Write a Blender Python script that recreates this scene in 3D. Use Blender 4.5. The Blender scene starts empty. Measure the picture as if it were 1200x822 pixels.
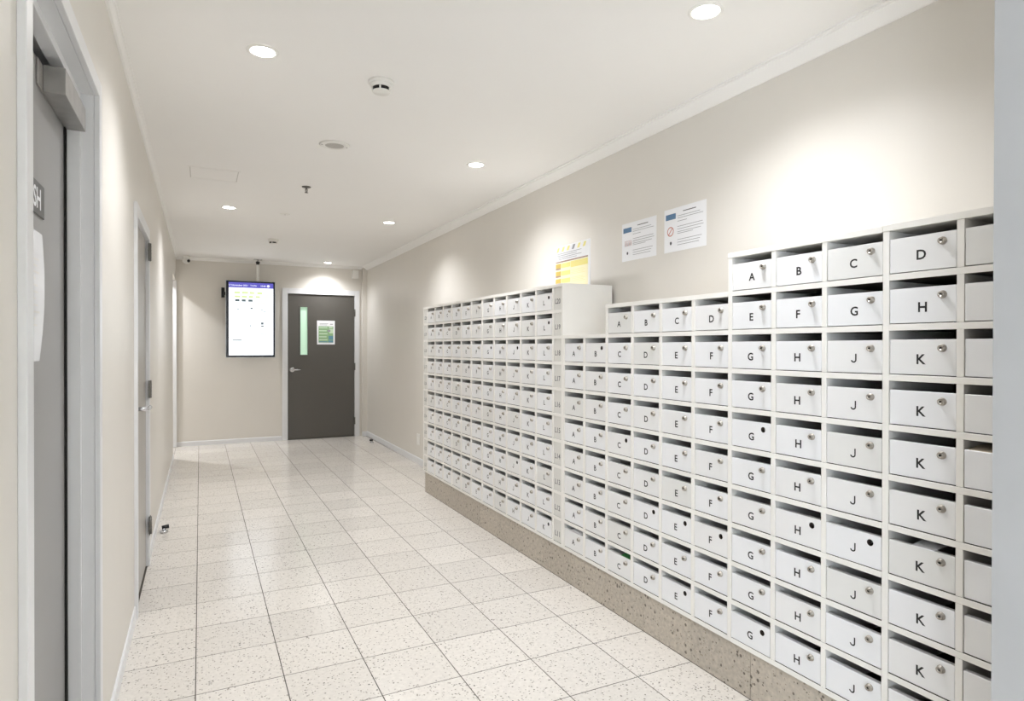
import bpy, bmesh, math, random
from mathutils import Vector, Matrix, Euler
random.seed(7)
S = bpy.context.scene
COL = S.collection

# ------------------------------------------------------------------ camera
cam_d = bpy.data.cameras.new('camera'); cam = bpy.data.objects.new('camera', cam_d); COL.objects.link(cam)
cam_d.sensor_width = 36.0; cam_d.lens = 36.0 * 737.26 / 1200.0; cam_d.clip_start = 0.02
cam.location = (0.0164, -2.2453, 1.2639)
_yaw, _pit, _rol = math.radians(26.371), math.radians(-0.284), math.radians(0.075)
_r = Vector((math.cos(_yaw), -math.sin(_yaw), 0))
_f = Vector((math.sin(_yaw) * math.cos(_pit), math.cos(_yaw) * math.cos(_pit), math.sin(_pit)))
_u = _r.cross(_f)
_r2 = math.cos(_rol) * _r + math.sin(_rol) * _u; _u2 = math.cos(_rol) * _u - math.sin(_rol) * _r
cam.rotation_euler = Matrix((_r2, _u2, -_f)).transposed().to_euler()
S.camera = cam

# ------------------------------------------------------------------ world, exposure
W = bpy.data.worlds.new('world'); S.world = W; W.use_nodes = True
bg = W.node_tree.nodes['Background']; bg.inputs[0].default_value = (0.83, 0.91, 1.0, 1); bg.inputs[1].default_value = 3.8
S.view_settings.view_transform = 'Standard'; S.view_settings.look = 'None'
S.view_settings.gamma = 1.0; S.view_settings.exposure = 1.36
S.cycles.use_denoising = True
S.cycles.max_bounces = 16; S.cycles.diffuse_bounces = 10; S.cycles.glossy_bounces = 4
S.cycles.sample_clamp_indirect = 4.0
LAMP_W = 27.0          # each downlight
LAMP_COL = (0.955, 0.968, 1.0)

# ------------------------------------------------------------------ materials
def srgb(r, g, b):
    f = lambda c: c / 12.92 if c <= 0.04045 else ((c + 0.055) / 1.055) ** 2.4
    return (f(r / 255), f(g / 255), f(b / 255), 1)

def mat(name, col, rough=0.5, metal=0.0, spec=0.5, emis=None, estr=0.0, noise=0.0, nscale=8.0, bump=0.0, bscale=200.0):
    m = bpy.data.materials.new(name); m.use_nodes = True
    nt = m.node_tree; b = nt.nodes['Principled BSDF']
    b.inputs['Base Color'].default_value = col
    b.inputs['Roughness'].default_value = rough; b.inputs['Metallic'].default_value = metal
    b.inputs['Specular IOR Level'].default_value = spec
    if emis: b.inputs['Emission Color'].default_value = emis; b.inputs['Emission Strength'].default_value = estr
    if noise or bump:
        geo = nt.nodes.new('ShaderNodeNewGeometry')
    if noise:
        n = nt.nodes.new('ShaderNodeTexNoise'); n.inputs['Scale'].default_value = nscale; n.inputs['Detail'].default_value = 5
        nt.links.new(geo.outputs['Position'], n.inputs['Vector'])
        mp = nt.nodes.new('ShaderNodeMapRange'); mp.inputs[1].default_value = .3; mp.inputs[2].default_value = .7
        mp.inputs[3].default_value = 1 - noise; mp.inputs[4].default_value = 1 + noise
        nt.links.new(n.outputs['Fac'], mp.inputs[0])
        mx = nt.nodes.new('ShaderNodeMix'); mx.data_type = 'RGBA'; mx.blend_type = 'MULTIPLY'; mx.inputs[0].default_value = 1
        mx.inputs[6].default_value = col; nt.links.new(mp.outputs[0], mx.inputs[7]); nt.links.new(mx.outputs[2], b.inputs['Base Color'])
    if bump:
        n2 = nt.nodes.new('ShaderNodeTexNoise'); n2.inputs['Scale'].default_value = bscale; n2.inputs['Detail'].default_value = 3
        nt.links.new(geo.outputs['Position'], n2.inputs['Vector'])
        bp = nt.nodes.new('ShaderNodeBump'); bp.inputs['Strength'].default_value = bump; bp.inputs['Distance'].default_value = .002
        nt.links.new(n2.outputs['Fac'], bp.inputs['Height']); nt.links.new(bp.outputs[0], b.inputs['Normal'])
    return m

def terrazzo(name, base, chips, scale, thr, size, rough, var, grain=0.06):
    """chips: list of (colour, share); speckles from Voronoi cells in world space, a tint per piece."""
    m = bpy.data.materials.new(name); m.use_nodes = True
    nt = m.node_tree; b = nt.nodes['Principled BSDF']; L = nt.links.new
    geo = nt.nodes.new('ShaderNodeNewGeometry'); oi = nt.nodes.new('ShaderNodeObjectInfo')
    no = nt.nodes.new('ShaderNodeTexNoise'); no.inputs['Scale'].default_value = 60; no.inputs['Detail'].default_value = 4
    L(geo.outputs['Position'], no.inputs['Vector'])
    mp = nt.nodes.new('ShaderNodeMapRange'); mp.inputs[1].default_value = .3; mp.inputs[2].default_value = .7
    mp.inputs[3].default_value = 1 - grain; mp.inputs[4].default_value = 1 + grain; L(no.outputs['Fac'], mp.inputs[0])
    mv = nt.nodes.new('ShaderNodeMapRange'); mv.inputs[3].default_value = 1 - var; mv.inputs[4].default_value = 1 + var
    L(oi.outputs['Random'], mv.inputs[0])
    mul = nt.nodes.new('ShaderNodeMath'); mul.operation = 'MULTIPLY'; L(mp.outputs[0], mul.inputs[0]); L(mv.outputs[0], mul.inputs[1])
    mx = nt.nodes.new('ShaderNodeMix'); mx.data_type = 'RGBA'; mx.blend_type = 'MULTIPLY'; mx.inputs[0].default_value = 1
    mx.inputs[6].default_value = base; L(mul.outputs[0], mx.inputs[7])
    cur = mx.outputs[2]
    for k, (c, sc, th, sz) in enumerate(chips):
        of = nt.nodes.new('ShaderNodeVectorMath'); of.operation = 'ADD'; of.inputs[1].default_value = (k * 3.7, k * 1.9, k * 5.3)
        L(geo.outputs['Position'], of.inputs[0])
        v = nt.nodes.new('ShaderNodeTexVoronoi'); v.inputs['Scale'].default_value = sc; L(of.outputs[0], v.inputs['Vector'])
        sep = nt.nodes.new('ShaderNodeSeparateColor'); L(v.outputs['Color'], sep.inputs[0])
        g = nt.nodes.new('ShaderNodeMath'); g.operation = 'GREATER_THAN'; g.inputs[1].default_value = th; L(sep.outputs[0], g.inputs[0])
        rs = nt.nodes.new('ShaderNodeMath'); rs.operation = 'MULTIPLY'; rs.inputs[1].default_value = sz; L(sep.outputs[1], rs.inputs[0])
        ls = nt.nodes.new('ShaderNodeMath'); ls.operation = 'LESS_THAN'; L(v.outputs['Distance'], ls.inputs[0]); L(rs.outputs[0], ls.inputs[1])
        a = nt.nodes.new('ShaderNodeMath'); a.operation = 'MULTIPLY'; L(g.outputs[0], a.inputs[0]); L(ls.outputs[0], a.inputs[1])
        a2 = nt.nodes.new('ShaderNodeMath'); a2.operation = 'MULTIPLY'; a2.inputs[1].default_value = .8; L(a.outputs[0], a2.inputs[0])
        m2 = nt.nodes.new('ShaderNodeMix'); m2.data_type = 'RGBA'; L(a2.outputs[0], m2.inputs[0]); L(cur, m2.inputs[6]); m2.inputs[7].default_value = c
        cur = m2.outputs[2]
    L(cur, b.inputs['Base Color'])
    b.inputs['Roughness'].default_value = rough; b.inputs['Specular IOR Level'].default_value = .5
    return m

M = {
 'wall': mat('wall_paint', srgb(218, 214, 207), .42, noise=.012, nscale=3, bump=.05, bscale=350),
 'ceiling': mat('ceiling_paint', srgb(241, 240, 238), .7, noise=.006, nscale=2),
 'trim': mat('white_gloss_paint', srgb(224, 225, 227), .28, noise=.01, nscale=12),
 'cornice': mat('white_cornice_paint', srgb(240, 239, 237), .6),
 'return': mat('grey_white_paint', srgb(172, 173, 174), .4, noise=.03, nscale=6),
 'tile': terrazzo('terrazzo_tile', srgb(215, 210, 203), [(srgb(150, 144, 134), 130, .72, .55), (srgb(108, 104, 98), 95, .84, .42), (srgb(84, 82, 78), 60, .93, .30)], 0, 0, 0, .19, .05),
 'grout': mat('dark_grout', srgb(74, 69, 62), .8),
 'plinth': terrazzo('honed_stone', srgb(184, 175, 162), [(srgb(138, 127, 114), 120, .55, .55), (srgb(76, 68, 60), 62, .72, .42), (srgb(196, 188, 176), 110, .72, .5)], 0, 0, 0, .45, .05, .16),
 'carcass': mat('cream_white_melamine', srgb(233, 231, 226), .42, noise=.008, nscale=20),
 'door_a': mat('white_laminate', srgb(229, 230, 232), .32, noise=.008, nscale=15),
 'door_b': mat('warm_white_laminate', srgb(227, 227, 227), .34, noise=.008, nscale=15),
 'door_c': mat('aged_white_laminate', srgb(221, 221, 219), .36, noise=.012, nscale=15),
 'board': mat('dark_cell_shade', srgb(58, 49, 42), .75, noise=.08, nscale=60),  # stands in for the darkness inside the unlit mailbox cells
 'strip': mat('label_strip_grey_white', srgb(214, 213, 208), .4),
 'ink': mat('black_vinyl', srgb(22, 22, 24), .4),
 'ink_grey': mat('grey_vinyl', srgb(105, 106, 108), .5),
 'nickel': mat('dull_nickel', srgb(172, 166, 157), .35, metal=.85, noise=.1, nscale=90),
 'chrome': mat('satin_chrome', srgb(205, 206, 208), .22, metal=1.0),
 'dark': mat('black_void', srgb(12, 11, 10), .7),
 'black': mat('black_plastic', srgb(20, 20, 22), .35),
 'brushed': mat('brushed_aluminium', srgb(168, 166, 163), .38, metal=.75, noise=.12, nscale=25),
 'hinge': mat('dull_steel', srgb(118, 116, 112), .35, metal=.9),
 'door_end': mat('charcoal_door_paint', srgb(88, 85, 80), .3, noise=.02, nscale=4),
 'door_left': mat('grey_door_paint', srgb(150, 149, 148), .4, noise=.02, nscale=4),
 'door_pale': mat('pale_grey_door_paint', srgb(170, 166, 160), .35, noise=.02, nscale=4),
 'plaque': mat('dark_grey_plaque', srgb(88, 88, 88), .4),
 'plastic': mat('white_plastic', srgb(232, 231, 227), .4),
 'plastic_grey': mat('grey_mesh_plastic', srgb(184, 181, 176), .6, noise=.1, nscale=400),
 'paper': mat('white_paper', srgb(238, 239, 242), .55),
 'paper_cream': mat('cream_paper', srgb(216, 204, 184), .6),
 'paper_green': mat('green_leaflet', srgb(60, 130, 70), .5),
 'sleeve': mat('plastic_sleeve_paper', srgb(238, 239, 242), .25),
 'print_blue': mat('print_blue', srgb(88, 122, 156), .6), 'print_red': mat('print_red', srgb(196, 128, 116), .6),
 'print_grey': mat('print_grey', srgb(150, 150, 154), .6), 'print_dark': mat('print_dark', srgb(84, 84, 88), .6),
 'p_yellow': mat('print_yellow', srgb(242, 226, 158), .5), 'p_pale': mat('print_pale_yellow', srgb(248, 240, 204), .5),
 'p_ochre': mat('print_ochre', srgb(206, 180, 92), .5), 'p_stripe': mat('print_lime_yellow', srgb(236, 226, 140), .5),
 'p_rose': mat('print_mauve_brown', srgb(166, 140, 128), .5),
 'p_green': mat('print_green', srgb(140, 176, 130), .5), 'p_green2': mat('print_pale_green', srgb(196, 218, 190), .5), 'p_teal': mat('print_teal', srgb(96, 144, 160), .5),
 'glow': mat('lamp_lens', (1, 1, 1, 1), .5, emis=(1, .97, .92, 1), estr=14),
 'screen': mat('screen_white', (0, 0, 0, 1), .2, emis=srgb(246, 250, 255), estr=.62),
 'screen_bar': mat('screen_purple', (0, 0, 0, 1), .2, emis=srgb(88, 84, 178), estr=.5),
 'screen_text': mat('screen_white_text', (0, 0, 0, 1), .3, emis=srgb(225, 226, 250), estr=.5),
 'screen_green': mat('screen_green', (0, 0, 0, 1), .3, emis=srgb(206, 222, 160), estr=.5),
 'screen_pale': mat('screen_pale_green', (0, 0, 0, 1), .3, emis=srgb(236, 242, 216), estr=.55),
 'screen_grey': mat('screen_grey', (0, 0, 0, 1), .3, emis=srgb(190, 202, 206), estr=.5),
 'screen_dark': mat('screen_dark', (0, 0, 0, 1), .3, emis=srgb(84, 98, 102), estr=.5),
 'bezel': mat('glossy_dark_bezel', srgb(14, 22, 40), .08), 'silver': mat('silver_edge', srgb(190, 198, 204), .3, metal=.5),
 'glass': mat('green_frosted_glass', srgb(190, 214, 196), .25, emis=srgb(170, 214, 182), estr=.22),  # its glow stands in for light coming from behind the pane
 'p_gap': mat('shadow_gap_grey', srgb(205, 203, 199), .8),
 'gap': mat('dark_gap_fill', srgb(26, 24, 22), .8),  # near black for door gaps in shade and the sheets blocking light
}

# ------------------------------------------------------------------ mesh helpers
def new_mesh(name, bm, mats):
    me = bpy.data.meshes.new(name); bm.normal_update(); bm.to_mesh(me); bm.free()
    for m in (mats if isinstance(mats, (list, tuple)) else [mats]): me.materials.append(m)
    return me

def add_box(bm, x0, x1, y0, y1, z0, z1, mi=0, bev=0.0):
    vs = [bm.verts.new(p) for p in ((x0,y0,z0),(x1,y0,z0),(x1,y1,z0),(x0,y1,z0),(x0,y0,z1),(x1,y0,z1),(x1,y1,z1),(x0,y1,z1))]
    fs = [bm.faces.new([vs[i] for i in q]) for q in ((0,3,2,1),(4,5,6,7),(0,1,5,4),(1,2,6,5),(2,3,7,6),(3,0,4,7))]
    for f in fs: f.material_index = mi
    if bev:
        es = list({e for f in fs for e in f.edges})
        r = bmesh.ops.bevel(bm, geom=es, offset=bev, segments=1, profile=.5, affect='EDGES')
        for f in r['faces']: f.material_index = mi

def add_prism(bm, pts, axis, a0, a1, mi=0):
    """pts: 2D outline; extruded along axis (0,1,2) from a0 to a1."""
    def P(u, v, a): return {0: (a, u, v), 1: (u, a, v), 2: (u, v, a)}[axis]
    A = [bm.verts.new(P(u, v, a0)) for u, v in pts]; B = [bm.verts.new(P(u, v, a1)) for u, v in pts]
    n = len(pts); fs = [bm.faces.new(A), bm.faces.new(B[::-1])]
    for i in range(n): fs.append(bm.faces.new((A[i], B[i], B[(i+1) % n], A[(i+1) % n])))
    for f in fs: f.material_index = mi
    bmesh.ops.recalc_face_normals(bm, faces=fs)

def add_lathe(bm, prof, seg=24, axis='z', mi=0, smooth=True, mis=None):
    """prof: (radius, height) pairs, revolved about the axis through the origin."""
    def P(r, h, t):
        a, b = r * math.cos(t), r * math.sin(t)
        return {'z': (a, b, h), 'x': (h, a, b), 'y': (a, h, b)}[axis]
    rings = []
    for r, h in prof:
        rings.append([bm.verts.new(P(0, h, 0))] if r < 1e-6 else [bm.verts.new(P(r, h, 2*math.pi*k/seg)) for k in range(seg)])
    fs = []
    for j in range(len(rings) - 1):
        A, B = rings[j], rings[j+1]
        for k in range(seg):
            q = [A[k % len(A)], A[(k+1) % len(A)], B[(k+1) % len(B)], B[k % len(B)]]
            u = []
            for v in q:
                if v not in u: u.append(v)
            if len(u) >= 3:
                f = bm.faces.new(u); f.smooth = smooth; f.material_index = (mis[j] if mis else mi); fs.append(f)
    bmesh.ops.recalc_face_normals(bm, faces=fs)

def add_tube(bm, p0, p1, r, seg=12, mi=0):
    p0, p1 = Vector(p0), Vector(p1); d = (p1 - p0).normalized()
    u = d.orthogonal().normalized(); v = d.cross(u)
    A = [bm.verts.new(p0 + r*(math.cos(2*math.pi*k/seg)*u + math.sin(2*math.pi*k/seg)*v)) for k in range(seg)]
    B = [bm.verts.new(p1 + r*(math.cos(2*math.pi*k/seg)*u + math.sin(2*math.pi*k/seg)*v)) for k in range(seg)]
    fs = [bm.faces.new(A[::-1]), bm.faces.new(B)]
    for k in range(seg):
        f = bm.faces.new((A[k], A[(k+1) % seg], B[(k+1) % seg], B[k])); f.smooth = True; fs.append(f)
    for f in fs: f.material_index = mi
    bmesh.ops.recalc_face_normals(bm, faces=fs)

WP = {}
def link(name, data, loc=(0, 0, 0), parent=None):
    """loc is in world space; children keep their offset from the parent (parents are never rotated)."""
    o = bpy.data.objects.new(name, data); COL.objects.link(o)
    loc = Vector(loc); WP[o] = loc
    if parent is not None: o.parent = parent; o.location = loc - WP[parent]
    else: o.location = loc
    return o
def tag(o, label=None, cat=None, group=None, kind=None):
    if label: o['label'] = label
    if cat: o['category'] = cat
    if group: o['group'] = group
    if kind: o['kind'] = kind
    return o
def root(name, loc, label, cat, group=None, kind=None):
    o = link(name, None, loc); o.empty_display_size = .05
    return tag(o, label, cat, group, kind)
def boxes(name, bs, m, parent=None, bev=0.0, org=None):
    """one object made of world-space boxes; its origin at org (or the parent's)."""
    if org is None: org = WP[parent] if parent is not None else Vector((0, 0, 0))
    org = Vector(org); bm = bmesh.new()
    for b in bs: add_box(bm, b[0]-org.x, b[1]-org.x, b[2]-org.y, b[3]-org.y, b[4]-org.z, b[5]-org.z, b[6] if len(b) > 6 else 0, bev)
    return link(name, new_mesh(name, bm, m), org, parent)

TXT = {}
def text_mesh(s, height, face, m):
    """flat lettering as a mesh, centred, cap height = height; face: '-x', '-y', '+x' = the way it looks."""
    key = (s, round(height, 4), face, m.name)
    if key in TXT: return TXT[key]
    if s == 'J':
        bm = bmesh.new(); o = [(.40, .73), (.49, .73)]; n = 9
        outer = [(.49, .73), (.49, .22)] + [(.245+.245*math.cos(t), .22-.23*math.sin(t)) for t in [math.pi*k/n*.97 for k in range(1, n+1)]]
        inner = [(.372, .73), (.372, .22)] + [(.245+.127*math.cos(t), .22-.115*math.sin(t)) for t in [math.pi*k/n*.97 for k in range(1, n+1)]]
        A = [bm.verts.new((x, y, 0)) for x, y in outer]; B = [bm.verts.new((x, y, 0)) for x, y in inner]
        for k in range(len(A)-1): bm.faces.new((A[k], B[k], B[k+1], A[k+1]))
        k = height/.74
        for v in bm.verts:
            x, y = (v.co.x-.245)*k, (v.co.y-.36)*k
            v.co = {'-x': (0, -x, y), '-y': (x, 0, y), '+x': (0, x, y)}[face]
        TXT[key] = new_mesh('letter_J', bm, m); return TXT[key]
    cu = bpy.data.curves.new('lettering', 'FONT'); cu.body = s; cu.resolution_u = 3; cu.fill_mode = 'FRONT'; cu.offset = .022
    ob = bpy.data.objects.new('lettering', cu); COL.objects.link(ob)
    dg = bpy.context.evaluated_depsgraph_get(); me = bpy.data.meshes.new_from_object(ob.evaluated_get(dg))
    bpy.data.objects.remove(ob); bpy.data.curves.remove(cu)
    xs = [v.co.x for v in me.vertices]; ys = [v.co.y for v in me.vertices]
    cx, cy, k = (min(xs)+max(xs))/2, (min(ys)+max(ys))/2, height / (max(ys)-min(ys))
    for v in me.vertices:
        x, y = (v.co.x-cx)*k, (v.co.y-cy)*k
        v.co = {'-x': (0, -x, y), '-y': (x, 0, y), '+x': (0, x, y)}[face]
    me.materials.clear(); me.materials.append(m); TXT[key] = me
    return me

def quads(name, qs, mats, face, parent, org):
    """flat print: rectangles/polygons (list of (polygon 2D points, material index)); 2D x to the viewer's right, y up."""
    bm = bmesh.new()
    for k, (pts, mi) in enumerate(qs):
        e = .00003*k
        vs = [bm.verts.new({'-x': (-e, -u, v), '-y': (u, -e, v), '+x': (e, u, v)}[face]) for u, v in pts]
        f = bm.faces.new(vs); f.material_index = mi
    return link(name, new_mesh(name, bm, mats), org, parent)
def rect(u0, u1, v0, v1, mi): return ([(u0, v0), (u1, v0), (u1, v1), (u0, v1)], mi)

# ------------------------------------------------------------------ dimensions (metres)
T = 0.304; ZC = 2.405
XL = -0.258; YE = 6.76; YB = -5.6
XCAB = 1.769; XPL = 1.7845; XBACK = 2.092
def wr(y): return 2.108 + 0.0062 * y

# ------------------------------------------------------------------ structure: floor
floor = boxes('floor', [(-2.2, 2.9, YB, 7.1, -.12, -.0005)], M['grout'])
tag(floor, 'pale speckled terrazzo tile floor of the corridor', 'floor', kind='structure')
def tile_mesh(w, d):
    bm = bmesh.new(); add_box(bm, -w/2, w/2, -d/2, d/2, -.012, 0); return new_mesh('tile', bm, M['tile'])
tcache = {}
def tile(x0, x1, y0, y1):
    g = .0019; w, d = x1-x0-2*g, y1-y0-2*g
    if w < .01 or d < .01: return
    k = (round(w, 3), round(d, 3))
    if k not in tcache: tcache[k] = tile_mesh(w, d)
    link('tile', tcache[k], ((x0+x1)/2, (y0+y1)/2, 0), floor)
for j in range(-8, 23):
    y0, y1 = j*T, min((j+1)*T, YE)
    for i in range(-1, 7):
        x0, x1 = i*T, (i+1)*T
        x0 = max(x0, XL)
        if y1 <= 3.05: x1 = min(x1, XPL)
        elif y0 < 3.04 and x1 > XPL: x1 = min(x1, XPL)
        x1 = min(x1, wr(y0) - .002)
        if x1 > x0: tile(x0, x1, y0, y1)
    if j >= 19:
        for i in range(-4, -1): tile(i*T, min((i+1)*T, -.304), y0, y1)
        tile(-.304, XL, max(y0, 5.80), y1)
rear = boxes('floor_rear', [(XL, 2.6, YB, -8*T, -.0004, 0)], M['tile'])
tag(rear, 'terrazzo floor of the entrance behind the camera', 'floor', kind='structure')

# ------------------------------------------------------------------ structure: walls
D1 = (-.888, -.073, 1.992); D2 = (1.185, 1.930, 1.880); OP = (5.80, 6.72, 2.10); JL = .012
def wall(name, bs, label, m='wall'):
    return tag(boxes(name, bs, M[m]), label, 'wall', kind='structure')
xo = XL - .14
wall('wall_left', [(xo, XL, YB, -5.45, 0, ZC), (xo, XL, -5.45, -2.75, 2.28, ZC), (xo, XL, -2.75, D1[0]-JL, 0, ZC), (xo, XL, D1[0]-JL, D1[1]+JL, D1[2]+JL, ZC), (xo, XL, D1[1]+JL, D2[0]-JL, 0, ZC),  # tall unseen opening added behind the camera to let daylight in
     (xo, XL, D2[0]-JL, D2[1]+JL, D2[2]+JL, ZC), (xo, XL, D2[1]+JL, OP[0], 0, ZC), (xo, XL, OP[0], YE, OP[2], ZC)],
     'beige painted wall on the left with two doors')
wall('wall_end', [(-1.9, 1.069, YE, YE+.12, 0, ZC), (1.069, 1.995, YE, YE+.12, 2.004, ZC), (1.995, 2.4, YE, YE+.12, 0, ZC)],
     'beige end wall with the screen and the charcoal door')
bm = bmesh.new(); add_prism(bm, [(wr(-1.6), -1.6), (wr(YE), YE), (2.4, YE), (2.4, -1.6)], 2, 0, ZC)
tag(link('wall_right', new_mesh('wall_right', bm, M['wall'])), 'long beige wall behind the mailboxes', 'wall', kind='structure')
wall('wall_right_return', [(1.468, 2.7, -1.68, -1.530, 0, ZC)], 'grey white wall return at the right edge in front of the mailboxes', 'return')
wall('wall_far_corner', [(2.084, wr(YE)+.004, 6.70, YE, 0, ZC)], 'narrow boxed corner between end wall and right wall')
wall('wall_back', [(-.4, 2.7, YB-.12, YB, 0, ZC)], 'entrance wall behind the camera')
wall('wall_entrance_right', [(2.6, 2.7, YB, -1.68, 0, ZC)], 'entrance side wall behind the return')
wall('wall_passage', [(-1.9, xo, 5.68, 5.80, 0, ZC), (-1.9, -1.8, 5.80, YE, 0, ZC)], 'walls of the side passage at the far left')
tag(boxes('ceiling', [(-2.2, 2.9, YB-.12, 7.1, ZC, ZC+.1)], M['ceiling']), 'smooth white ceiling with recessed downlights', 'ceiling', kind='structure')

def trimobj(name, bm, m, label, cat):
    return tag(link(name, new_mesh(name, bm, m)), label, cat, kind='structure')
def cove(w, drop):   # profile (distance from wall, z)
    return [(0, ZC-drop), (.010, ZC-drop), (.014, ZC-drop+.004), (w*.72, ZC-.012), (w*.76, ZC-.012), (w*.78, ZC-.007), (w, ZC-.007), (w, ZC), (0, ZC)]
# right cornice follows the slightly skewed wall
bm = bmesh.new(); pr = cove(.075, .045)
A = [bm.verts.new((wr(-1.53)-d, -1.53, z)) for d, z in pr]; B = [bm.verts.new((wr(YE)-d, YE, z)) for d, z in pr]
fs = [bm.faces.new(A), bm.faces.new(B[::-1])] + [bm.faces.new((A[i], B[i], B[(i+1) % len(pr)], A[(i+1) % len(pr)])) for i in range(len(pr))]
bmesh.ops.recalc_face_normals(bm, faces=fs)
trimobj('trim_1', bm, M['cornice'], 'white cornice along the top of the right wall', 'cornice')
bm = bmesh.new(); add_prism(bm, [(XL + d, z) for d, z in cove(.026, .026)], 1, -5.5, YE)
trimobj('trim_2', bm, M['cornice'], 'white cornice along the top of the left wall', 'cornice')
bm = bmesh.new(); add_prism(bm, [(YE - d, z) for d, z in cove(.055, .036)], 0, XL, 2.14)
trimobj('trim_3', bm, M['cornice'], 'white cornice along the top of the end wall', 'cornice')
trim4 = boxes('trim_4', [(XL-.03, XL+.010, 6.715, YE-.001, 0, 2.10)], M['trim'], bev=.002)
tag(trim4, 'white jamb strip in the far left corner', 'trim', kind='structure')

def skirting(name, segs, label):
    bm = bmesh.new()
    for (axis, face, sgn, a0, a1) in segs:
        add_prism(bm, [(face, 0), (face+sgn*.009, 0), (face+sgn*.009, .052), (face+sgn*.004, .060), (face, .060)], axis, a0, a1)
    tag(link(name, new_mesh(name, bm, M['trim'])), label, 'baseboard', kind='structure')
skirting('baseboard_left', [(1, XL, 1, -2.75, D1[0]-.046), (1, XL, 1, D1[1]+.046, D2[0]-.045), (1, XL, 1, D2[1]+.045, OP[0])], 'white baseboard along the left wall')
skirting('baseboard_end', [(0, YE, -1, XL+.01, 1.006)], 'white baseboard under the wall screen')
bm = bmesh.new()
for a0, a1 in ((3.045, 6.70),):
    A = [bm.verts.new((wr(a0)-d, a0, z)) for d, z in ((0, 0), (.010, 0), (.010, .062), (.005, .07), (0, .07))]
    B = [bm.verts.new((wr(a1)-d, a1, z)) for d, z in ((0, 0), (.010, 0), (.010, .062), (.005, .07), (0, .07))]
    bm.faces.new(A); bm.faces.new(B[::-1])
    for i in range(5): bm.faces.new((A[i], B[i], B[(i+1) % 5], A[(i+1) % 5]))
add_box(bm, 2.076, 2.145, 6.690, 6.70, 0, .066)
bmesh.ops.recalc_face_normals(bm, faces=bm.faces)
tag(link('baseboard_right', new_mesh('baseboard_right', bm, M['trim'])), 'white baseboard along the right wall past the mailboxes', 'baseboard', kind='structure')

# ------------------------------------------------------------------ door 1 (left, nearest)
d1 = root('door_1', (XL, (D1[0]+D1[1])/2, 0), 'nearest left door, mid grey in a white frame', 'door', kind='structure')
a, b, h = D1; f = XL + .014
boxes('door_frame', [(XL-.0005, f, a-.046, a, 0, h+.046), (XL-.0005, f, b, b+.046, 0, h+.046), (XL-.0005, f, a, b, h, h+.046)], M['trim'], d1, .0015)
boxes('door_jamb', [(XL-.105, XL-.0008, a-.0118, a, 0, h), (XL-.105, XL-.0008, b, b+.0118, 0, h), (XL-.105, XL-.0008, a-.0118, b+.0118, h, h+.0118)], M['trim'], d1)
boxes('door_stop_bead', [(-.322, -.290, a, a+.010, 0, h), (-.322, -.290, b-.010, b, 0, h), (-.322, -.290, a+.010, b-.010, h-.022, h)], M['trim'], d1, .001)
boxes('door_blackout', [(-.40, -.365, a-.02, b+.02, 0, h+.02), (-.3272, -.3222, b-.022, b-.0005, .006, h-.03)], M['gap'], d1)  # added sheet blocks light behind the leaf; dark strip paints the shaded gap
boxes('door_leaf', [(-.362, -.3275, a+.004, b-.004, .006, 1.946)], M['door_left'], d1, .001)
lock = root('magnetic_door_lock', (-.30, -.23, 1.88), 'brushed metal magnetic lock box at the top of the near grey door', 'lock')
boxes('lock_body', [(-.3225, -.277, -.379, -.083, 1.880, 1.945)], M['brushed'], lock, .0012)
boxes('armature_plate', [(-.3273, -.3229, -.43, -.100, 1.882, 1.943)], M['brushed'], lock, .001)
pl = root('door_sign', (-.3270, -.43, 1.613), 'dark grey door sign with white capital letters on the near left door', 'sign')
boxes('plaque', [(-.3273, -.3240, -.60, -.359, 1.574, 1.652)], M['plaque'], pl, .0008)
link('lettering', text_mesh('SH', .050, '+x', M['paper']), (-.3237, -.436, 1.613), pl)
# sheet of paper in a sleeve, bowing off the near door
bm = bmesh.new(); n = 10
for k in range(n+1):
    t = k/n; z = 1.535 - .305*t; bow = .006*math.sin(math.pi*t)
    for y, e in ((-.57, 0), (-.373-.030*t*t, 1)):
        bm.verts.new((-.3270 + bow*(.4+.6*e), y, z)); bm.verts.new((-.3262 + bow*(.4+.6*e), y, z))
bm.verts.ensure_lookup_table(); V = bm.verts
for k in range(n):
    i = 4*k; bm.faces.new((V[i], V[i+2], V[i+6], V[i+4])); bm.faces.new((V[i+1], V[i+5], V[i+7], V[i+3]))
    bm.faces.new((V[i], V[i+4], V[i+5], V[i+1])); bm.faces.new((V[i+2], V[i+3], V[i+7], V[i+6]))
bmesh.ops.recalc_face_normals(bm, faces=bm.faces)
ps = link('paper_sheet', new_mesh('paper_sheet', bm, M['sleeve']))
tag(ps, 'sleeved paper sheet curling off the near left door below its sign', 'paper')
bm = bmesh.new()
for k in range(11):
    t = .22 + .05*k; z = 1.535 - .305*t; bow = .006*math.sin(math.pi*t)*.9 + .0004
    ln = random.choice((.10, .12, .08))
    vs = [bm.verts.new(p) for p in ((-.3260+bow, -.555, z), (-.3260+bow+.0006, -.555+ln, z), (-.3260+bow+.0006, -.555+ln, z-.004), (-.3260+bow, -.555, z-.004))]
    bm.faces.new(vs)
link('printed_lines', new_mesh('printed_lines', bm, M['p_gap']), (0, 0, 0), ps)

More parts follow.
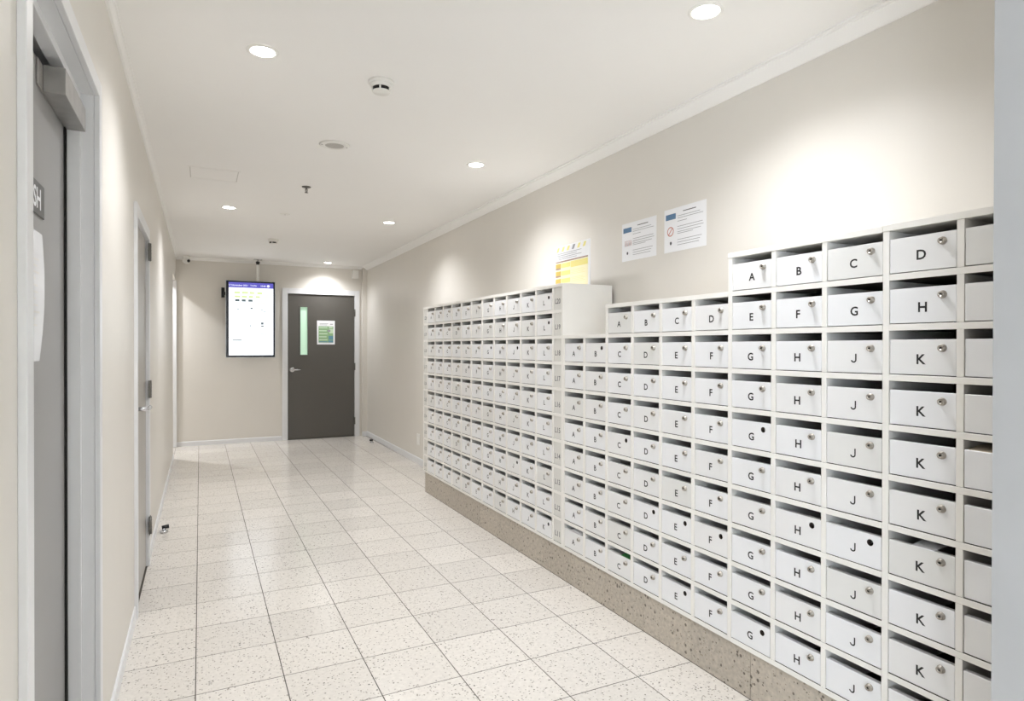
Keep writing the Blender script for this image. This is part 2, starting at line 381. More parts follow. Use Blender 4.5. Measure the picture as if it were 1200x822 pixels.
# ------------------------------------------------------------------ door 2 (left, farther)
d2 = root('door_2', (XL, (D2[0]+D2[1])/2, 0), 'farther left door, pale grey with a chrome lever', 'door', kind='structure')
a, b, h = D2
boxes('door_frame', [(XL-.0005, f, a-.043, a, 0, h+.06), (XL-.0005, f, b, b+.043, 0, h+.06), (XL-.0005, f, a, b, h, h+.06)], M['trim'], d2, .0015)
boxes('door_jamb', [(XL-.10, XL-.0008, a-.0118, a, 0, h), (XL-.10, XL-.0008, b, b+.0118, 0, h), (XL-.10, XL-.0008, a-.0118, b+.0118, h, h+.0118)], M['trim'], d2)
leaf = boxes('door_leaf', [(-.304, -.264, a+.003, b-.003, .008, h-.004)], M['door_pale'], d2, .001)
boxes('door_blackout', [(-.37, -.33, a-.01, b+.01, 0, h+.01)], M['gap'], d2)  # added dark sheet behind the leaf, keeps outside light out
for z in (1.81, 1.02, .235):
    hg = bmesh.new(); add_tube(hg, (0, 0, -.05), (0, 0, .05), .008, 10); add_box(hg, -.004, .0, -.03, .0, -.05, .05); add_box(hg, -.003, .003, 0, .03, -.05, .05)
    for zz in (-.03, -.01, .01, .03): add_tube(hg, (0, 0, zz-.001), (0, 0, zz+.001), .0092, 10)
    link('hinge', new_mesh('hinge', hg, M['hinge']), (XL+.016, b-.001, z), d2)
hd = bmesh.new()
add_lathe(hd, [(0, .010), (.024, .010), (.027, .007), (.027, 0), (0, 0)], 20, 'x')
add_tube(hd, (0, 0, 0), (.062, 0, 0), .010, 12); add_tube(hd, (.058, -.008, 0), (.058, .115, 0), .0095, 12)
lv = link('door_handle', new_mesh('door_handle', hd, M['chrome']), (-.264, a+.06, .965), leaf)
kd = bmesh.new(); add_lathe(kd, [(0, .016), (.012, .016), (.014, .012), (.014, .004), (.026, .003), (.026, 0), (0, 0)], 18, 'x')
link('key_cylinder', new_mesh('key_cylinder', kd, M['chrome']), (-.264, a+.06, 1.09), leaf)

# ------------------------------------------------------------------ door 3 (end wall)
d3 = root('door_3', (1.53, YE, 0), 'charcoal end door with a narrow glass panel and white frame', 'door', kind='structure')
x0, x1, zt = 1.081, 1.983, 1.992; yf = YE - .016
boxes('door_frame', [(x0-.072, x0, yf, YE+.002, 0, zt+.072), (x1, x1+.068, yf, YE+.002, 0, zt+.072), (x0, x1, yf, YE+.002, zt, zt+.072)], M['trim'], d3, .002)
boxes('door_jamb', [(x0-.0118, x0, YE+.0025, YE+.11, 0, zt), (x1, x1+.0118, YE+.0025, YE+.11, 0, zt), (x0-.0118, x1+.0118, YE+.0025, YE+.11, zt, zt+.0118)], M['trim'], d3)
wx0, wx1, wz0, wz1 = 1.247, 1.342, 1.159, 1.815; ya, yb = YE+.004, YE+.044
leaf3 = boxes('door_leaf', [(x0+.004, wx0, ya, yb, .008, zt-.006), (wx1, x1-.004, ya, yb, .008, zt-.006), (wx0, wx1, ya, yb, .008, wz0), (wx0, wx1, ya, yb, wz1, zt-.006)], M['door_end'], d3)
boxes('window_bead', [(wx0-.014, wx0, ya-.006, ya+.004, wz0-.014, wz1+.014), (wx1, wx1+.014, ya-.006, ya+.004, wz0-.014, wz1+.014), (wx0, wx1, ya-.006, ya+.004, wz0-.022, wz0), (wx0, wx1, ya-.006, ya+.004, wz1, wz1+.014)], M['door_end'], leaf3, .001)
boxes('glass_pane', [(wx0-.004, wx1+.004, ya+.016, ya+.022, wz0-.004, wz1+.004)], M['glass'], leaf3)
boxes('door_blackout', [(x0-.05, x1+.05, YE+.122, YE+.132, -.003, zt+.05)], M['gap'], d3)  # added dark sheet, stops light leaking around the end door
hd = bmesh.new()
add_lathe(hd, [(0, -.014), (.030, -.014), (.034, -.009), (.034, 0), (0, 0)], 24, 'y')
add_tube(hd, (0, 0, 0), (0, -.055, 0), .011, 12); add_tube(hd, (-.006, -.052, 0), (.105, -.052, 0), .0095, 12)
link('door_handle', new_mesh('door_handle', hd, M['chrome']), (1.140, ya, .955), leaf3)
for z in (1.75, .99, .22):
    hg = bmesh.new(); add_tube(hg, (0, 0, -.05), (0, 0, .05), .0065, 10); add_box(hg, -.007, .009, 0, .004, -.05, .05)
    link('hinge', new_mesh('hinge', hg, M['hinge']), (x1-.001, yf-.004, z), d3)
# printed notice on the end door
nd = root('door_notice', (1.588, ya, 1.30), 'small green and white printed notice on the charcoal end door', 'notice')
boxes('sheet', [(1.467, 1.709, ya-.003, ya-.0004, 1.301, 1.633)], M['paper'], nd)
q = [rect(-.085, .030, .120, .126, 4), rect(-.085, .015, .104, .109, 4), rect(.055, .095, .112, .122, 4), rect(-.10, .10, -.140, .088, 2)]
for k in range(5): q.append(rect(-.092, .020-.012*(k % 2), .060-.042*k, .075-.042*k, 1))
q += [rect(.035, .098, -.10, -.045, 5), rect(.045, .098, -.01, .05, 3), rect(.030, .098, -.138, -.110, 5), rect(.02, .06, .01, .04, 4), rect(.04, .09, .06, .085, 3), rect(-.092, .02, -.136, -.122, 5)]
quads('printed_panel', q, [M['paper'], M['p_green2'], M['p_green'], M['p_green2'], M['print_grey'], M['p_teal']], '-y', nd, (1.588, ya-.0031, 1.467))

# ------------------------------------------------------------------ plinth under the mailboxes
plinth = boxes('plinth', [(XPL+.012, XBACK, -1.5195, 3.030, 0, .176)], M['grout'])
tag(plinth, 'low taupe stone plinth carrying the mailbox cabinets', 'plinth')
pj = [-1.5195] + [k*T for k in range(-4, 10)] + [3.034]
for k in range(len(pj)-1):
    w = pj[k+1]-pj[k]-.0016
    bm = bmesh.new(); add_box(bm, 0, .011, -w/2, w/2, -.0875, .0875, 0, .0006)
    link('stone_tile', new_mesh('stone_tile', bm, M['plinth']), (XPL+random.uniform(0, .0006), (pj[k]+pj[k+1])/2, .0885), plinth)
bm = bmesh.new(); add_box(bm, 0, XBACK-XPL-.013, 0, .004, 0, .176)
link('stone_tile', new_mesh('stone_tile', bm, M['plinth']), (XPL+.0125, 3.0305, .0005), plinth)

# ------------------------------------------------------------------ mailbox cabinets
Z0, PZ, CH, DH, TH = .196, .14163, .1236, .0990, .018
def cellz(r): return Z0 + PZ*r         # r = 0 for the lowest row (level 11) .. 9 (level 20)
dm_cache = {}
def door_mesh(w, m, hole):
    key = (round(w, 4), m, hole)
    if key in dm_cache: return dm_cache[key]
    bm = bmesh.new(); h = DH - .003; t = .016
    if not hole:
        add_box(bm, 0, t, -w/2, w/2, 0, h, 0, .0008)
    else:   # front and back plates with a round hole at the lock position
        ly, lz, r, n = -w/2+.033, h*.745, .0098, 16
        L = []
        for x in (0, t):
            rc = [bm.verts.new(p) for p in ((x, -w/2, 0), (x, w/2, 0), (x, w/2, h), (x, -w/2, h))]
            rg = [bm.verts.new((x, ly+r*math.cos(2*math.pi*k/n), lz+r*math.sin(2*math.pi*k/n))) for k in range(n)]
            es = [bm.edges.new((rc[k], rc[(k+1) % 4])) for k in range(4)] + [bm.edges.new((rg[k], rg[(k+1) % n])) for k in range(n)]
            bmesh.ops.triangle_fill(bm, use_beauty=True, use_dissolve=False, edges=es)
            L.append((rc, rg))
        for k in range(4): bm.faces.new((L[0][0][k], L[0][0][(k+1) % 4], L[1][0][(k+1) % 4], L[1][0][k]))
        for k in range(n): bm.faces.new((L[0][1][k], L[0][1][(k+1) % n], L[1][1][(k+1) % n], L[1][1][k]))
        for f_ in bm.faces:
            c_ = f_.calc_center_median()
            if .001 < c_.x < t-.001 and abs(c_.y-ly) < .012 and abs(c_.z-lz) < .012: f_.material_index = 1  # hole wall takes the dark cell shade colour
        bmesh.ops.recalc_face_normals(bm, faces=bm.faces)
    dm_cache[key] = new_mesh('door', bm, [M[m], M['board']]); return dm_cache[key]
bm = bmesh.new()
add_lathe(bm, [(.0118, .0002), (.0118, -.0025), (.0105, -.0045), (.0095, -.0050), (.0095, -.0100), (.0086, -.0112), (.0064, -.0112), (.0060, -.0104), (.0030, -.0104), (.0028, -.0085), (0, -.0085)], 20, 'x', mis=[0]*8+[1, 1])
add_box(bm, -.0106, -.0100, -.0048, .0048, -.0007, .0007, 1)
bmesh.ops.scale(bm, vec=(1, .91, .91), verts=bm.verts)
LOCK = new_mesh('lock', bm, [M['nickel'], M['dark']])
piece_cache = {}
def piece(name, w, d, h, parent, loc, m='carcass', shade_faces=False):
    """box w(Y) d(X) h(Z) with its front-lower edge centred on loc"""
    key = (name, round(w, 4), round(d, 4), round(h, 4), m)
    if key not in piece_cache:
        bm = bmesh.new(); add_box(bm, 0, d, -w/2, w/2, 0, h, 0, .0007)
        if shade_faces:   # cream front edge; upper and lower faces coloured as the cell's shade
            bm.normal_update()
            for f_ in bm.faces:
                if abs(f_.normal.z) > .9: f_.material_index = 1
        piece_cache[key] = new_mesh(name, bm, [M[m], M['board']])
    return link(name, piece_cache[key], loc, parent)

def cabinet(label, y_lo, y_hi, cols, rows, letters, holes=(), left_panel=True, right_panel=None, dz=0, dx=0, hide=()):
    """cols: list of (left edge Y, right edge Y), left to right; left = larger Y. letters(r, c) -> text or None."""
    xf = XCAB + dx; dep = XBACK - xf; yc = (y_lo+y_hi)/2
    r0 = root('mailbox_cabinet', (xf, yc, .178), label, 'mailbox cabinet', None)
    top = cellz(rows-1) + CH + dz
    in_hi, in_lo = y_hi, y_lo
    if left_panel: piece('side_panel', left_panel, dep, top-.1785, r0, (xf, y_hi-left_panel/2, .1785)); in_hi = y_hi - left_panel - .0003
    if right_panel: piece('side_panel', right_panel, dep, top-.1785, r0, (xf, y_lo+right_panel/2, .1785)); in_lo = y_lo + right_panel + .0003
    piece('top_panel', y_hi-y_lo, dep+.0015, TH, r0, (xf-.0015, yc, top+.0002))
    for r in range(rows):
        piece('bottom_panel' if r == 0 else 'shelf', in_hi-in_lo, dep-.008, TH-.0004 if r else TH, r0, (xf, (in_hi+in_lo)/2, cellz(r)+dz-TH), shade_faces=True)
    piece('back_panel', in_hi-in_lo, .006, top-.196, r0, (XBACK-.007, (in_hi+in_lo)/2, .196), 'board')  # panel coloured for the unlit depth of the cells
    edges = []
    for c in range(len(cols)-1): edges.append((cols[c+1][0], cols[c][1]))
    if not left_panel and cols[0][0] < y_hi-.003: edges.append((cols[0][0], y_hi))
    for lo, hi in edges:
        for r in range(rows):
            piece('divider', hi-lo, dep-.008, CH-.0004, r0, (xf+.0001, (lo+hi)/2, cellz(r)+dz+.0002))
    for c, (yl, yr) in enumerate(cols):
        w = yl-yr-.0034
        for r in range(rows):
            m = random.choices(('door_a', 'door_b', 'door_c'), (6, 3, 1))[0]
            hole = (r, c) in holes
            dd = link('door', door_mesh(w, m, hole), (xf+.0012+random.uniform(-.0008, .0012), (yl+yr)/2, cellz(r)+dz+.0022), r0)
            dl = WP[dd]
            if not hole: 
                lk = link('lock', LOCK, (dl.x, dl.y-w/2+.033, dl.z+DH*.735), dd); lk.rotation_euler.x = random.uniform(-.5, .5)
            s = letters(r, c)
            if s: link('letter', text_mesh(s, .0272, '-x', M['ink']), (dl.x-.0003, dl.y+random.uniform(-.003, .002), dl.z+DH*.435+random.uniform(-.001, .001)), dd)
    return r0
SEQ = 'ABCDEFGHJKL'
# left bank, eleven columns by ten rows, a numbered strip at either end
c1 = [(2.922-.1955*k, 2.922-.1955*k-.1745) for k in range(11)]
def let1(r, c):
    if r == 0: return None if c == 0 else SEQ[c-1]
    return SEQ[c]
cab1 = cabinet('far mailbox cabinet, eleven columns wide with numbered strips at both ends', .6745, 3.040, c1, 10, let1,
    holes={(9, 10), (8, 10), (0, 10), (7, 8), (2, 8), (7, 6), (6, 4)}, left_panel=.014, right_panel=.015)
for lo, hi, nm in ((2.944, 3.0255), (.690, .772)) and ((2.944, 3.0255, 1), (.690, .7725, 2)):
    st = piece('label_strip', hi-lo, .012, 1.594-.197, cab1, (XCAB+.003, (lo+hi)/2, .197), 'strip')
    for r in range(10):
        link('level_number', text_mesh('L%d' % (11+r), .029, '-x', M['ink_grey']), (XCAB+.0027, (lo+hi)/2, cellz(r)+.047), st)
for yy, hi2 in ((2.922+.0105, 0), (.7815, 0)):
    for r in range(10): piece('divider', .020 if yy > 1 else .0165, XBACK-XCAB-.008, CH-.0004, cab1, (XCAB+.0001, yy, cellz(r)+.0002))
E_ = .0004
colA = {'A': (.656, .473), 'B': (.453, .275+E_), 'C': (.256, .0745), 'D': (.055, -.121), 'E': (-.139, -.318), 'F': (-.337, -.5125+E_),
        'G': (-.531, -.709), 'H': (-.7275, -.9045), 'J': (-.9215, -1.1015+E_), 'K': (-1.120, -1.298), 'L': (-1.316, -1.494)}
def let_right(cols):
    def f(r, c):
        k = SEQ.index(cols[c])
        if cols[c] == 'L': return None
        if r == 9: return 'ABCD'[k-6]
        if r == 8: return 'ABCDEFGH'[k-2]
        return cols[c]
    return f
cabinet('lowest mailbox cabinet, two columns lettered A and B', .2755, .6735, [colA[c] for c in 'AB'], 8, let_right('AB'), holes={(7, 1)}, left_panel=.0175, dx=.0004)
cabinet('middle height mailbox cabinet, four columns lettered C to F', -.5122, .2750, [colA[c] for c in 'CDEF'], 9, let_right('CDEF'),
    holes={(4, 0), (2, 1), (2, 2), (0, 2), (2, 3)}, left_panel=.019)
cabinet('tall mailbox cabinet, three columns lettered G, H and J', -1.1012, -.5125, [colA[c] for c in 'GHJ'], 10, let_right('GHJ'),
    holes={(5, 0), (0, 0), (3, 1), (3, 2)}, left_panel=.0185, dx=-.0006)
cabinet('tall mailbox cabinet beside the grey wall return, column lettered K', -1.5125, -1.1015, [colA[c] for c in 'KL'], 10, let_right('KL'),
    left_panel=.0185, right_panel=.018, dz=.0014, dx=-.0002)

# mail sticking out of a few slots
def mail(name, label, cat, y, r, w, d, m, tilt, lift=.0, x=0.004, thick=.0012):
    n = 6; bm = bmesh.new(); rows_ = []
    for k in range(n+1):
        t = k/n; xx = d*t; zz = tilt*t + .006*math.sin(math.pi*t)
        rows_.append([bm.verts.new((xx, s*w/2, zz + e*thick + .003*s*t)) for s in (-1, 1) for e in (0, 1)])
    for k in range(n):
        A, B = rows_[k], rows_[k+1]
        for q in ((A[0], B[0], B[2], A[2]), (A[1], A[3], B[3], B[1]), (A[0], A[1], B[1], B[0]), (A[2], B[2], B[3], A[3])): bm.faces.new(q)
    bm.faces.new((rows_[0][0], rows_[0][2], rows_[0][3], rows_[0][1])); bm.faces.new((rows_[n][0], rows_[n][1], rows_[n][3], rows_[n][2]))
    bmesh.ops.recalc_face_normals(bm, faces=bm.faces)
    for f_ in bm.faces: f_.smooth = False
    return tag(link(name, new_mesh(name, bm, M[m]), (XCAB+x, y, cellz(r)+DH+.0005+lift)), label, cat)
mail('leaflet', 'white leaflets sticking up in the lowest slot of column A', 'mail', .540, 0, .095, .14, 'paper', .010, .004, x=.001)
mail('folded_leaflet', 'green leaflet in the lowest slot of column C', 'mail', .115, 0, .07, .12, 'paper_green', .008)
mail('envelope', 'white envelope lying in a slot above a K door at mid height', 'mail', -1.215, 3, .06, .16, 'paper', .006, x=.0005)
mail('brown_envelope', 'bent brown envelope in a slot beside the grey wall return', 'mail', -1.352, 5, .055, .14, 'paper_cream', .004)

# ------------------------------------------------------------------ notices on the right wall and the poster
def notice(y_l, y_r, z0, z1, label, icon):
    yc = (y_l+y_r)/2; zc = (z0+z1)/2; xw = wr(yc); w, h = y_l-y_r, z1-z0
    r_ = root('wall_notice', (xw, yc, z0), label, 'notice')
    bm = bmesh.new(); add_box(bm, -.0016, -.0004, -w/2, w/2, -h/2, h/2)
    s = link('sheet', new_mesh('sheet', bm, M['sleeve']), (xw, yc, zc), r_)
    q = [rect(-w*.46, -w*.21, h*.25, h*.38, 1), rect(-.01, w*.27, h*.375, h*.395, 3)]
    for v, l, e in ((.30, -.17, .36), (.25, -.17, .43), (.18, -.17, .06), (.06, -.17, .42), (.0, -.17, .44), (-.06, -.17, .38), (-.10, -.17, .20), (-.24, -.17, .40), (-.30, -.17, .36), (-.36, -.17, .34)):
        q.append(rect(w*l, w*e, h*(v-.006), h*(v+.006), 2))
    if icon == 'ban':
        n = 20
        for k in range(n):
            t0, t1 = 2*math.pi*k/n, 2*math.pi*(k+1)/n
            q.append(([(-w*.34+.024*math.cos(t0), -.005+.024*math.sin(t0)), (-w*.34+.024*math.cos(t1), -.005+.024*math.sin(t1)), (-w*.34+.019*math.cos(t1), -.005+.019*math.sin(t1)), (-w*.34+.019*math.cos(t0), -.005+.019*math.sin(t0))], 4))
        q.append(([(-w*.34-.016, -.019), (-w*.34-.012, -.022), (-w*.34+.016, .009), (-w*.34+.012, .012)], 4))
    else:
        n = 3
        for k in range(4):
            cx_ = -w*.42 + .016*k
            q.append(([(cx_, -.022), (cx_+.003, -.022), (cx_+.011, .008), (cx_+.008, .008)], 2)); q.append(([(cx_+.014, -.022), (cx_+.011, -.022), (cx_+.004, .008), (cx_+.007, .008)], 4))
    q.append(([(-w*.355, -h*.31), (-w*.33, -h*.345), (-w*.305, -h*.31), (-w*.31, -h*.26), (-w*.35, -h*.26)], 3))
    quads('print', q, [M['paper'], M['print_blue'], M['print_grey'], M['print_dark'], M['print_red']], '-x', s, (xw-.0018, yc, zc))
    return r_
notice(.606, .314, 1.736, 1.942, 'left wall notice in a sleeve with small line icons', 'lines')
notice(.250, -.043, 1.736, 1.950, 'right wall notice with a round prohibition sign', 'ban')

po = root('poster_board', (1.95, .88, 1.6125), 'yellow striped poster board standing on the far mailbox cabinet', 'poster')
w, h = .384, .256
bm = bmesh.new(); add_box(bm, 0, .006, -w/2, w/2, 0, h, 0, .001); link('board', new_mesh('board', bm, M['paper']), (1.95, .880, 1.6128), po)
bm = bmesh.new(); add_prism(bm, [(.0065, 0), (.10, 0), (.0065, .17)], 1, -.03, .03); link('easel_foot', new_mesh('easel_foot', bm, M['paper']), (1.95, .880, 1.6128), po)
q = []
for k in range(6):
    u = -.17 + .058*k; q.append(([(u, .222), (u+.024, .222), (u+.040, .248), (u+.016, .248)], 1 if k != 3 else 2))
q += [rect(-.178, .176, .158, .166, 3), rect(-.178, .176, .004, .156, 4)]
for k in range(3):
    v = .122 - .045*k
    q += [rect(-.178, -.115, v+.004, v+.030, 5), rect(-.178, -.118, v-.006, v+.004, 6), rect(-.110, -.010, v+.002, v+.028, 1), rect(-.006, .174, v-.004, v+.031, 1 if k == 0 else 4)]
    for j in range(4): q.append(rect(-.002, .150-.02*(j % 2), v+.0005+.008*j, v+.0025+.008*j, 7))
for k in range(4): q.append(rect(-.16, .06+.05*(k % 2), .176+.011*k, .1785+.011*k, 2))
quads('print', q, [M['paper'], M['p_stripe'], M['print_grey'], M['p_rose'], M['p_pale'], M['p_ochre'], M['p_rose'], M['p_yellow']], '-x', po, (1.9497, .880, 1.6128))

# ------------------------------------------------------------------ wall screen hung from the ceiling
tv = root('wall_screen', (.605, 6.59, 1.128), 'lit portrait display screen hung from the ceiling beside the end door', 'screen')
tx0, tx1, tz0, tz1, ty = .308, .903, 1.128, 2.119, 6.545
boxes('housing', [(tx0, tx1, ty+.004, ty+.055, tz0, tz1)], M['silver'], tv, .004)
boxes('bezel', [(tx0+.006, tx1-.006, ty+.001, ty+.0045, tz0+.006, tz1-.006)], M['bezel'], tv)
sx0, sx1, sz0, sz1 = tx0+.036, tx1-.026, tz0+.030, tz1-.024
sc = boxes('display', [(sx0, sx1, ty-.0002, ty+.0012, sz0, sz1)], M['screen'], tv)
sw, sh = sx1-sx0, sz1-sz0
U = lambda u: (u-.5)*sw
Vv = lambda v: (.5-v)*sh
q = [rect(U(0), U(1), Vv(.072), Vv(0), 1)]
def blob_words(u0, u1, v, hgt, mi, n):
    u = u0
    for k in range(n):
        wd = (u1-u0)/n*random.uniform(.55, .85); q.append(rect(U(u), U(u+wd), Vv(v+hgt), Vv(v), mi)); u += (u1-u0)/n
# tinted ground of the heading, then three lines of heading words
q.append(([(U(.55), Vv(.31)), (U(.80), Vv(.30)), (U(.99), Vv(.12)), (U(.85), Vv(.15))], 3))
blob_words(.12, .80, .125, .030, 2, 4); blob_words(.13, .75, .180, .028, 2, 4)
blob_words(.14, .58, .232, .030, 5, 3)
for (u, v, w_, h_, mi) in ((.18, .36, .05, .02, 4), (.48, .345, .05, .018, 5), (.72, .36, .04, .02, 4), (.78, .385, .04, .016, 4), (.72, .545, .055, .03, 5), (.72, .59, .06, .016, 5), (.46, .58, .04, .03, 4), (.70, .70, .15, .010, 4), (.72, .72, .12, .008, 4), (.08, .785, .20, .010, 5), (.06, .80, .24, .008, 4), (.08, .86, .16, .008, 4), (.12, .93, .06, .008, 4)):
    q.append(rect(U(u), U(u+w_), Vv(v+h_), Vv(v), mi))
scr = quads('screen_content', q, [M['screen'], M['screen_bar'], M['screen_green'], M['screen_pale'], M['screen_grey'], M['screen_dark']], '-y', sc, ((sx0+sx1)/2, ty-.0005, (sz0+sz1)/2))  # words and pictures shown on the lit display
for s, u, hh in (('17 November 2021', .21, .022), ('Tuesday', .55, .022), ('10:40', .77, .022)):
    link('header_text', text_mesh(s, hh, '-y', M['screen_text']), (sx0+U(u)+sw/2, ty-.0026, sz1-.040*sh), sc)
bm = bmesh.new(); add_lathe(bm, [(0, 0), (.018, 0)], 12, 'y'); link('header_icon', new_mesh('header_icon', bm, M['screen_text']), (sx0+sw*.885, ty-.0026, sz1-.040*sh), sc)
bm = bmesh.new(); add_tube(bm, (0, 0, 2.10), (0, 0, 2.345), .0185, 16); link('pole', new_mesh('pole', bm, M['plastic']), (.692, 6.58, 0), tv)
bm = bmesh.new(); bm2 = add_lathe(bm, [(.0, 2.318), (.014, 2.318), (.022, 2.352), (.026, 2.372), (.026, 2.378), (0, 2.378)], 16); link('pole_coupling', new_mesh('pole_coupling', bm, M['black']), (.692, 6.58, 0), tv)
bm = bmesh.new(); add_tube(bm, (0, 0, 2.376), (0, 0, ZC-.004), .010, 12); add_box(bm, -.05, .05, -.05, .05, ZC-.008, ZC-.0005); link('ceiling_plate', new_mesh('ceiling_plate', bm, M['chrome']), (.692, 6.58, 0), tv)
boxes('mount_bracket', [(.34, .86, ty+.055, ty+.085, 1.45, 1.75), (.57, .70, ty+.085, YE-.002, 1.52, 1.68)], M['black'], tv)
bm = bmesh.new(); add_prism(bm, [(6.62, 1.90), (6.70, 1.90), (6.70, 2.03), (6.66, 2.03)], 0, .262, .30)
link('side_speaker', new_mesh('side_speaker', bm, M['black']), (0, 0, 0), tv)
boxes('speaker_arm', [(.29, .36, 6.60, 6.66, 1.93, 1.97)], M['black'], tv)

scr['kind'] = 'stuff'

# ------------------------------------------------------------------ ceiling fittings
def downlight(x, y, label, power=LAMP_W):
    r_ = root('downlight', (x, y, ZC), label, 'ceiling light', 'recessed downlights')
    bm = bmesh.new(); add_lathe(bm, [(.0445, -.001), (.0455, -.0045), (.056, -.0035), (.060, -.0003)], 32)
    link('trim_ring', new_mesh('trim_ring', bm, M['plastic']), (x, y, ZC), r_)
    bm = bmesh.new(); add_lathe(bm, [(0, -.0022), (.0440, -.0018)], 32)
    link('lens', new_mesh('lens', bm, M['glow']), (x, y, ZC), r_)
    ld = bpy.data.lights.new('lamp_light', 'SPOT'); ld.energy = power; ld.color = LAMP_COL
    ld.spot_size = math.radians(142); ld.spot_blend = 1.0; ld.shadow_soft_size = .035
    link('lamp_light', ld, (x, y, ZC-.012), r_)
    return r_
downlight(.234, .359, 'downlight near the smoke detector, nearest in the left row')
downlight(.228, 3.386, 'downlight beyond the ceiling hatch, far one in the left row')
downlight(1.553, -.621, 'nearest downlight of the right row, high above the tall mailboxes')
downlight(1.561, 1.377, 'second downlight from the camera in the right row')
downlight(1.566, 3.417, 'third downlight from the camera in the right row')
downlight(1.561, 6.475, 'farthest downlight, close above the charcoal end door', 22)
downlight(-.75, 6.40, 'downlight in the side passage at the far left', 58)
for k, (x, y) in enumerate(((1.2, -4.0),)):  # extra lamp out of view, added to light the near end
    downlight(x, y, ('added unseen entrance downlight behind the camera',)[k])

def smoke_detector(x, y, label, s=1.0):
    r_ = root('smoke_detector', (x, y, ZC), label, 'smoke detector')
    bm = bmesh.new(); add_lathe(bm, [(0, -.0003), (.055*s, -.0003), (.056*s, -.010*s), (.050*s, -.014*s), (.0, -.014*s)], 32); link('base', new_mesh('base', bm, M['plastic']), (x, y, ZC), r_)
    bm = bmesh.new(); add_lathe(bm, [(.046*s, -.0142*s), (.047*s, -.024*s), (.044*s, -.028*s), (0, -.028*s)], 32); link('body', new_mesh('body', bm, M['plastic']), (x, y, ZC), r_)
    bm = bmesh.new(); add_lathe(bm, [(.0375*s, -.0278*s), (.0375*s, -.0425*s)], 24); link('sensor_chamber', new_mesh('sensor_chamber', bm, M['dark']), (x, y, ZC), r_)
    bm = bmesh.new()
    for k in range(5):
        t = math.pi*.4*k + .55; c, s_ = math.cos(t), math.sin(t)
        add_tube(bm, (.0385*s*c, .0385*s*s_, -.028*s), (.0385*s*c, .0385*s*s_, -.043*s), .0036*s, 6)
    link('rib', new_mesh('rib', bm, M['plastic']), (x, y, ZC), r_)
    bm = bmesh.new(); add_lathe(bm, [(.0385*s, -.0425*s), (.039*s, -.045*s), (.034*s, -.050*s), (0, -.051*s)], 32); link('cap', new_mesh('cap', bm, M['plastic']), (x, y, ZC), r_)
smoke_detector(.715, .43, 'white smoke detector with dark vents near the first downlight', .98)
smoke_detector(.712, 4.86, 'far small white smoke detector in front of the screen pole', 1.0)

sp = root('ceiling_speaker', (.697, 1.384, ZC), 'flush round white ceiling speaker with a grey grille', 'speaker')
bm = bmesh.new(); add_lathe(bm, [(.050, -.004), (.054, -.0075), (.075, -.0055), (.085, -.0004), (.0, -.0004)], 36); link('rim', new_mesh('rim', bm, M['plastic']), (.697, 1.384, ZC), sp)
bm = bmesh.new(); add_lathe(bm, [(0, -.0068), (.051, -.0052)], 36); link('grille', new_mesh('grille', bm, M['plastic_grey']), (.697, 1.384, ZC), sp)
for dx_ in (-.068, .068):
    bm = bmesh.new(); add_lathe(bm, [(0, -.0075), (.004, -.0072), (.0045, -.005)], 10); link('screw', new_mesh('screw', bm, M['hinge']), (.697+dx_, 1.384, ZC), sp)

hx0, hx1, hy0, hy1 = -.052, .254, 2.21, 2.512
ht = root('ceiling_hatch', ((hx0+hx1)/2, (hy0+hy1)/2, ZC), 'square white access hatch set flush in the ceiling', 'hatch')
g = .010
boxes('hatch_frame', [(hx0, hx1, hy0, hy0+g, ZC-.003, ZC-.0003), (hx0, hx1, hy1-g, hy1, ZC-.003, ZC-.0003), (hx0, hx0+g, hy0+g, hy1-g, ZC-.003, ZC-.0003), (hx1-g, hx1, hy0+g, hy1-g, ZC-.003, ZC-.0003)], M['ceiling'], ht)
boxes('hatch_gap', [(hx0+g-.001, hx1-g+.001, hy0+g-.001, hy1-g+.001, ZC-.0009, ZC-.0001)], M['p_gap'], ht)
boxes('hatch_panel', [(hx0+g+.005, hx1-g-.005, hy0+g+.005, hy1-g-.005, ZC-.0022, ZC-.0003)], M['ceiling'], ht)

sk = root('fire_sprinkler', (.695, 2.42, ZC), 'small metal fire sprinkler hanging from the ceiling', 'sprinkler')
bm = bmesh.new(); add_lathe(bm, [(0, -.0003), (.032, -.0003), (.030, -.005), (.012, -.008), (0, -.008)], 24); link('escutcheon', new_mesh('escutcheon', bm, M['hinge']), (.695, 2.42, ZC), sk)
bm = bmesh.new(); add_tube(bm, (0, 0, -.008), (0, 0, -.02), .007, 10)
for s_ in (-1, 1): add_tube(bm, (s_*.008, 0, -.018), (s_*.004, 0, -.042), .002, 6)
add_tube(bm, (0, 0, -.02), (0, 0, -.042), .0022, 6); link('yoke', new_mesh('yoke', bm, M['hinge']), (.695, 2.42, ZC), sk)
bm = bmesh.new(); add_lathe(bm, [(0, -.0415), (.013, -.0415), (.013, -.043), (0, -.043)], 16); link('deflector', new_mesh('deflector', bm, M['hinge']), (.695, 2.42, ZC), sk)

bk = root('blanking_disc', (.670, 3.457, ZC), 'faint white blanking disc on the ceiling beyond the sprinkler', 'cover')
bm = bmesh.new(); add_lathe(bm, [(0, -.0055), (.036, -.0050), (.041, -.003), (.042, -.0003)], 28); link('disc', new_mesh('disc', bm, M['plastic']), (.670, 3.457, ZC), bk)
bm = bmesh.new(); add_lathe(bm, [(0, -.0070), (.004, -.0066), (.0045, -.0052)], 10); link('screw', new_mesh('screw', bm, M['hinge']), (.670, 3.457, ZC), bk)

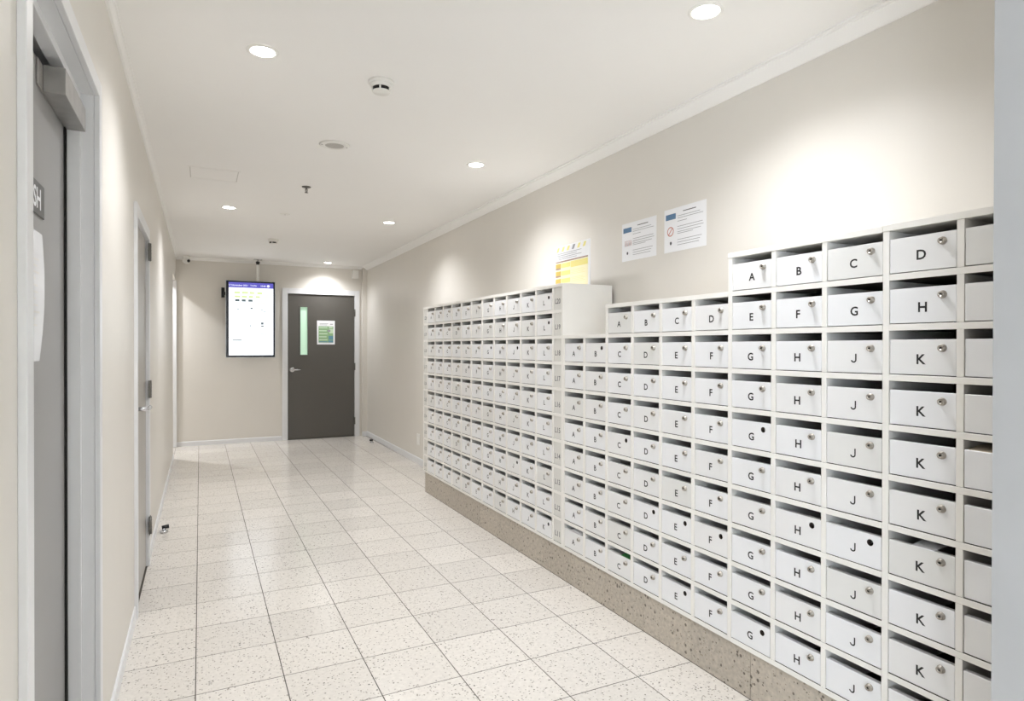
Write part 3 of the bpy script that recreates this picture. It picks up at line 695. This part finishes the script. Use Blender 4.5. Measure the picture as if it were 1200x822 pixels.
cc = root('security_camera', (-.135, 6.62, ZC), 'white turret security camera at the top left corner of the end wall', 'camera')
bm = bmesh.new(); add_lathe(bm, [(0, -.0003), (.048, -.0003), (.048, -.022), (.040, -.030), (0, -.030)], 24); link('mount', new_mesh('mount', bm, M['plastic']), (-.135, 6.62, ZC), cc)
bm = bmesh.new(); bmesh.ops.create_uvsphere(bm, u_segments=20, v_segments=12, radius=.047)
for f_ in bm.faces: f_.smooth = True
link('turret', new_mesh('turret', bm, M['plastic']), (-.135, 6.62, ZC-.055), cc)
bm = bmesh.new(); dv = Vector((.55, -.80, -.25)).normalized(); add_tube(bm, dv*.036, dv*.0495, .019, 18); link('lens', new_mesh('lens', bm, M['black']), (-.135, 6.62, ZC-.055), cc)

sb = root('alarm_sounder', (1.99, YE, 2.24), 'cream alarm box high on the end wall right of the door', 'alarm')
boxes('housing', [(1.951, 2.032, YE-.05, YE-.001, 2.238, 2.352)], M['plastic'], sb, .005)
boxes('base_plate', [(1.945, 2.020, YE-.004, YE-.0005, 2.232, 2.345)], M['plastic'], sb)

yy = 4.30; xw = wr(yy)
sw_ = root('light_switch', (xw, yy, .205), 'cream switch plate low on the right wall beyond the mailboxes', 'switch')
boxes('plate', [(xw-.009, xw-.0004, yy-.038, yy+.038, .207, .327)], M['plastic'], sw_, .002)
boxes('rocker', [(xw-.013, xw-.009, yy-.012, yy+.012, .245, .290)], M['plastic'], sw_, .001)

def door_stop(x, y, sg, label):
    r_ = root('door_stop', (x, y, 0), label, 'door stop')
    bm = bmesh.new(); add_lathe(bm, [(0, .0002), (.026, .0002), (.026, .012), (.022, .016), (0, .016)], 20); link('base', new_mesh('base', bm, M['chrome']), (x, y, 0), r_)
    bm = bmesh.new(); add_tube(bm, (-sg*.012, 0, .034), (sg*.030, 0, .040), .013, 14); link('rubber_buffer', new_mesh('rubber_buffer', bm, M['black']), (x, y, 0), r_)
    bm = bmesh.new(); add_tube(bm, (0, 0, .015), (0, 0, .030), .012, 12); link('post', new_mesh('post', bm, M['chrome']), (x, y, 0), r_)
door_stop(-.205, 2.64, 1, 'chrome and black door stop on the floor by the farther left door')
door_stop(2.045, 6.0, -1, 'small dark door stop on the floor near the end door')
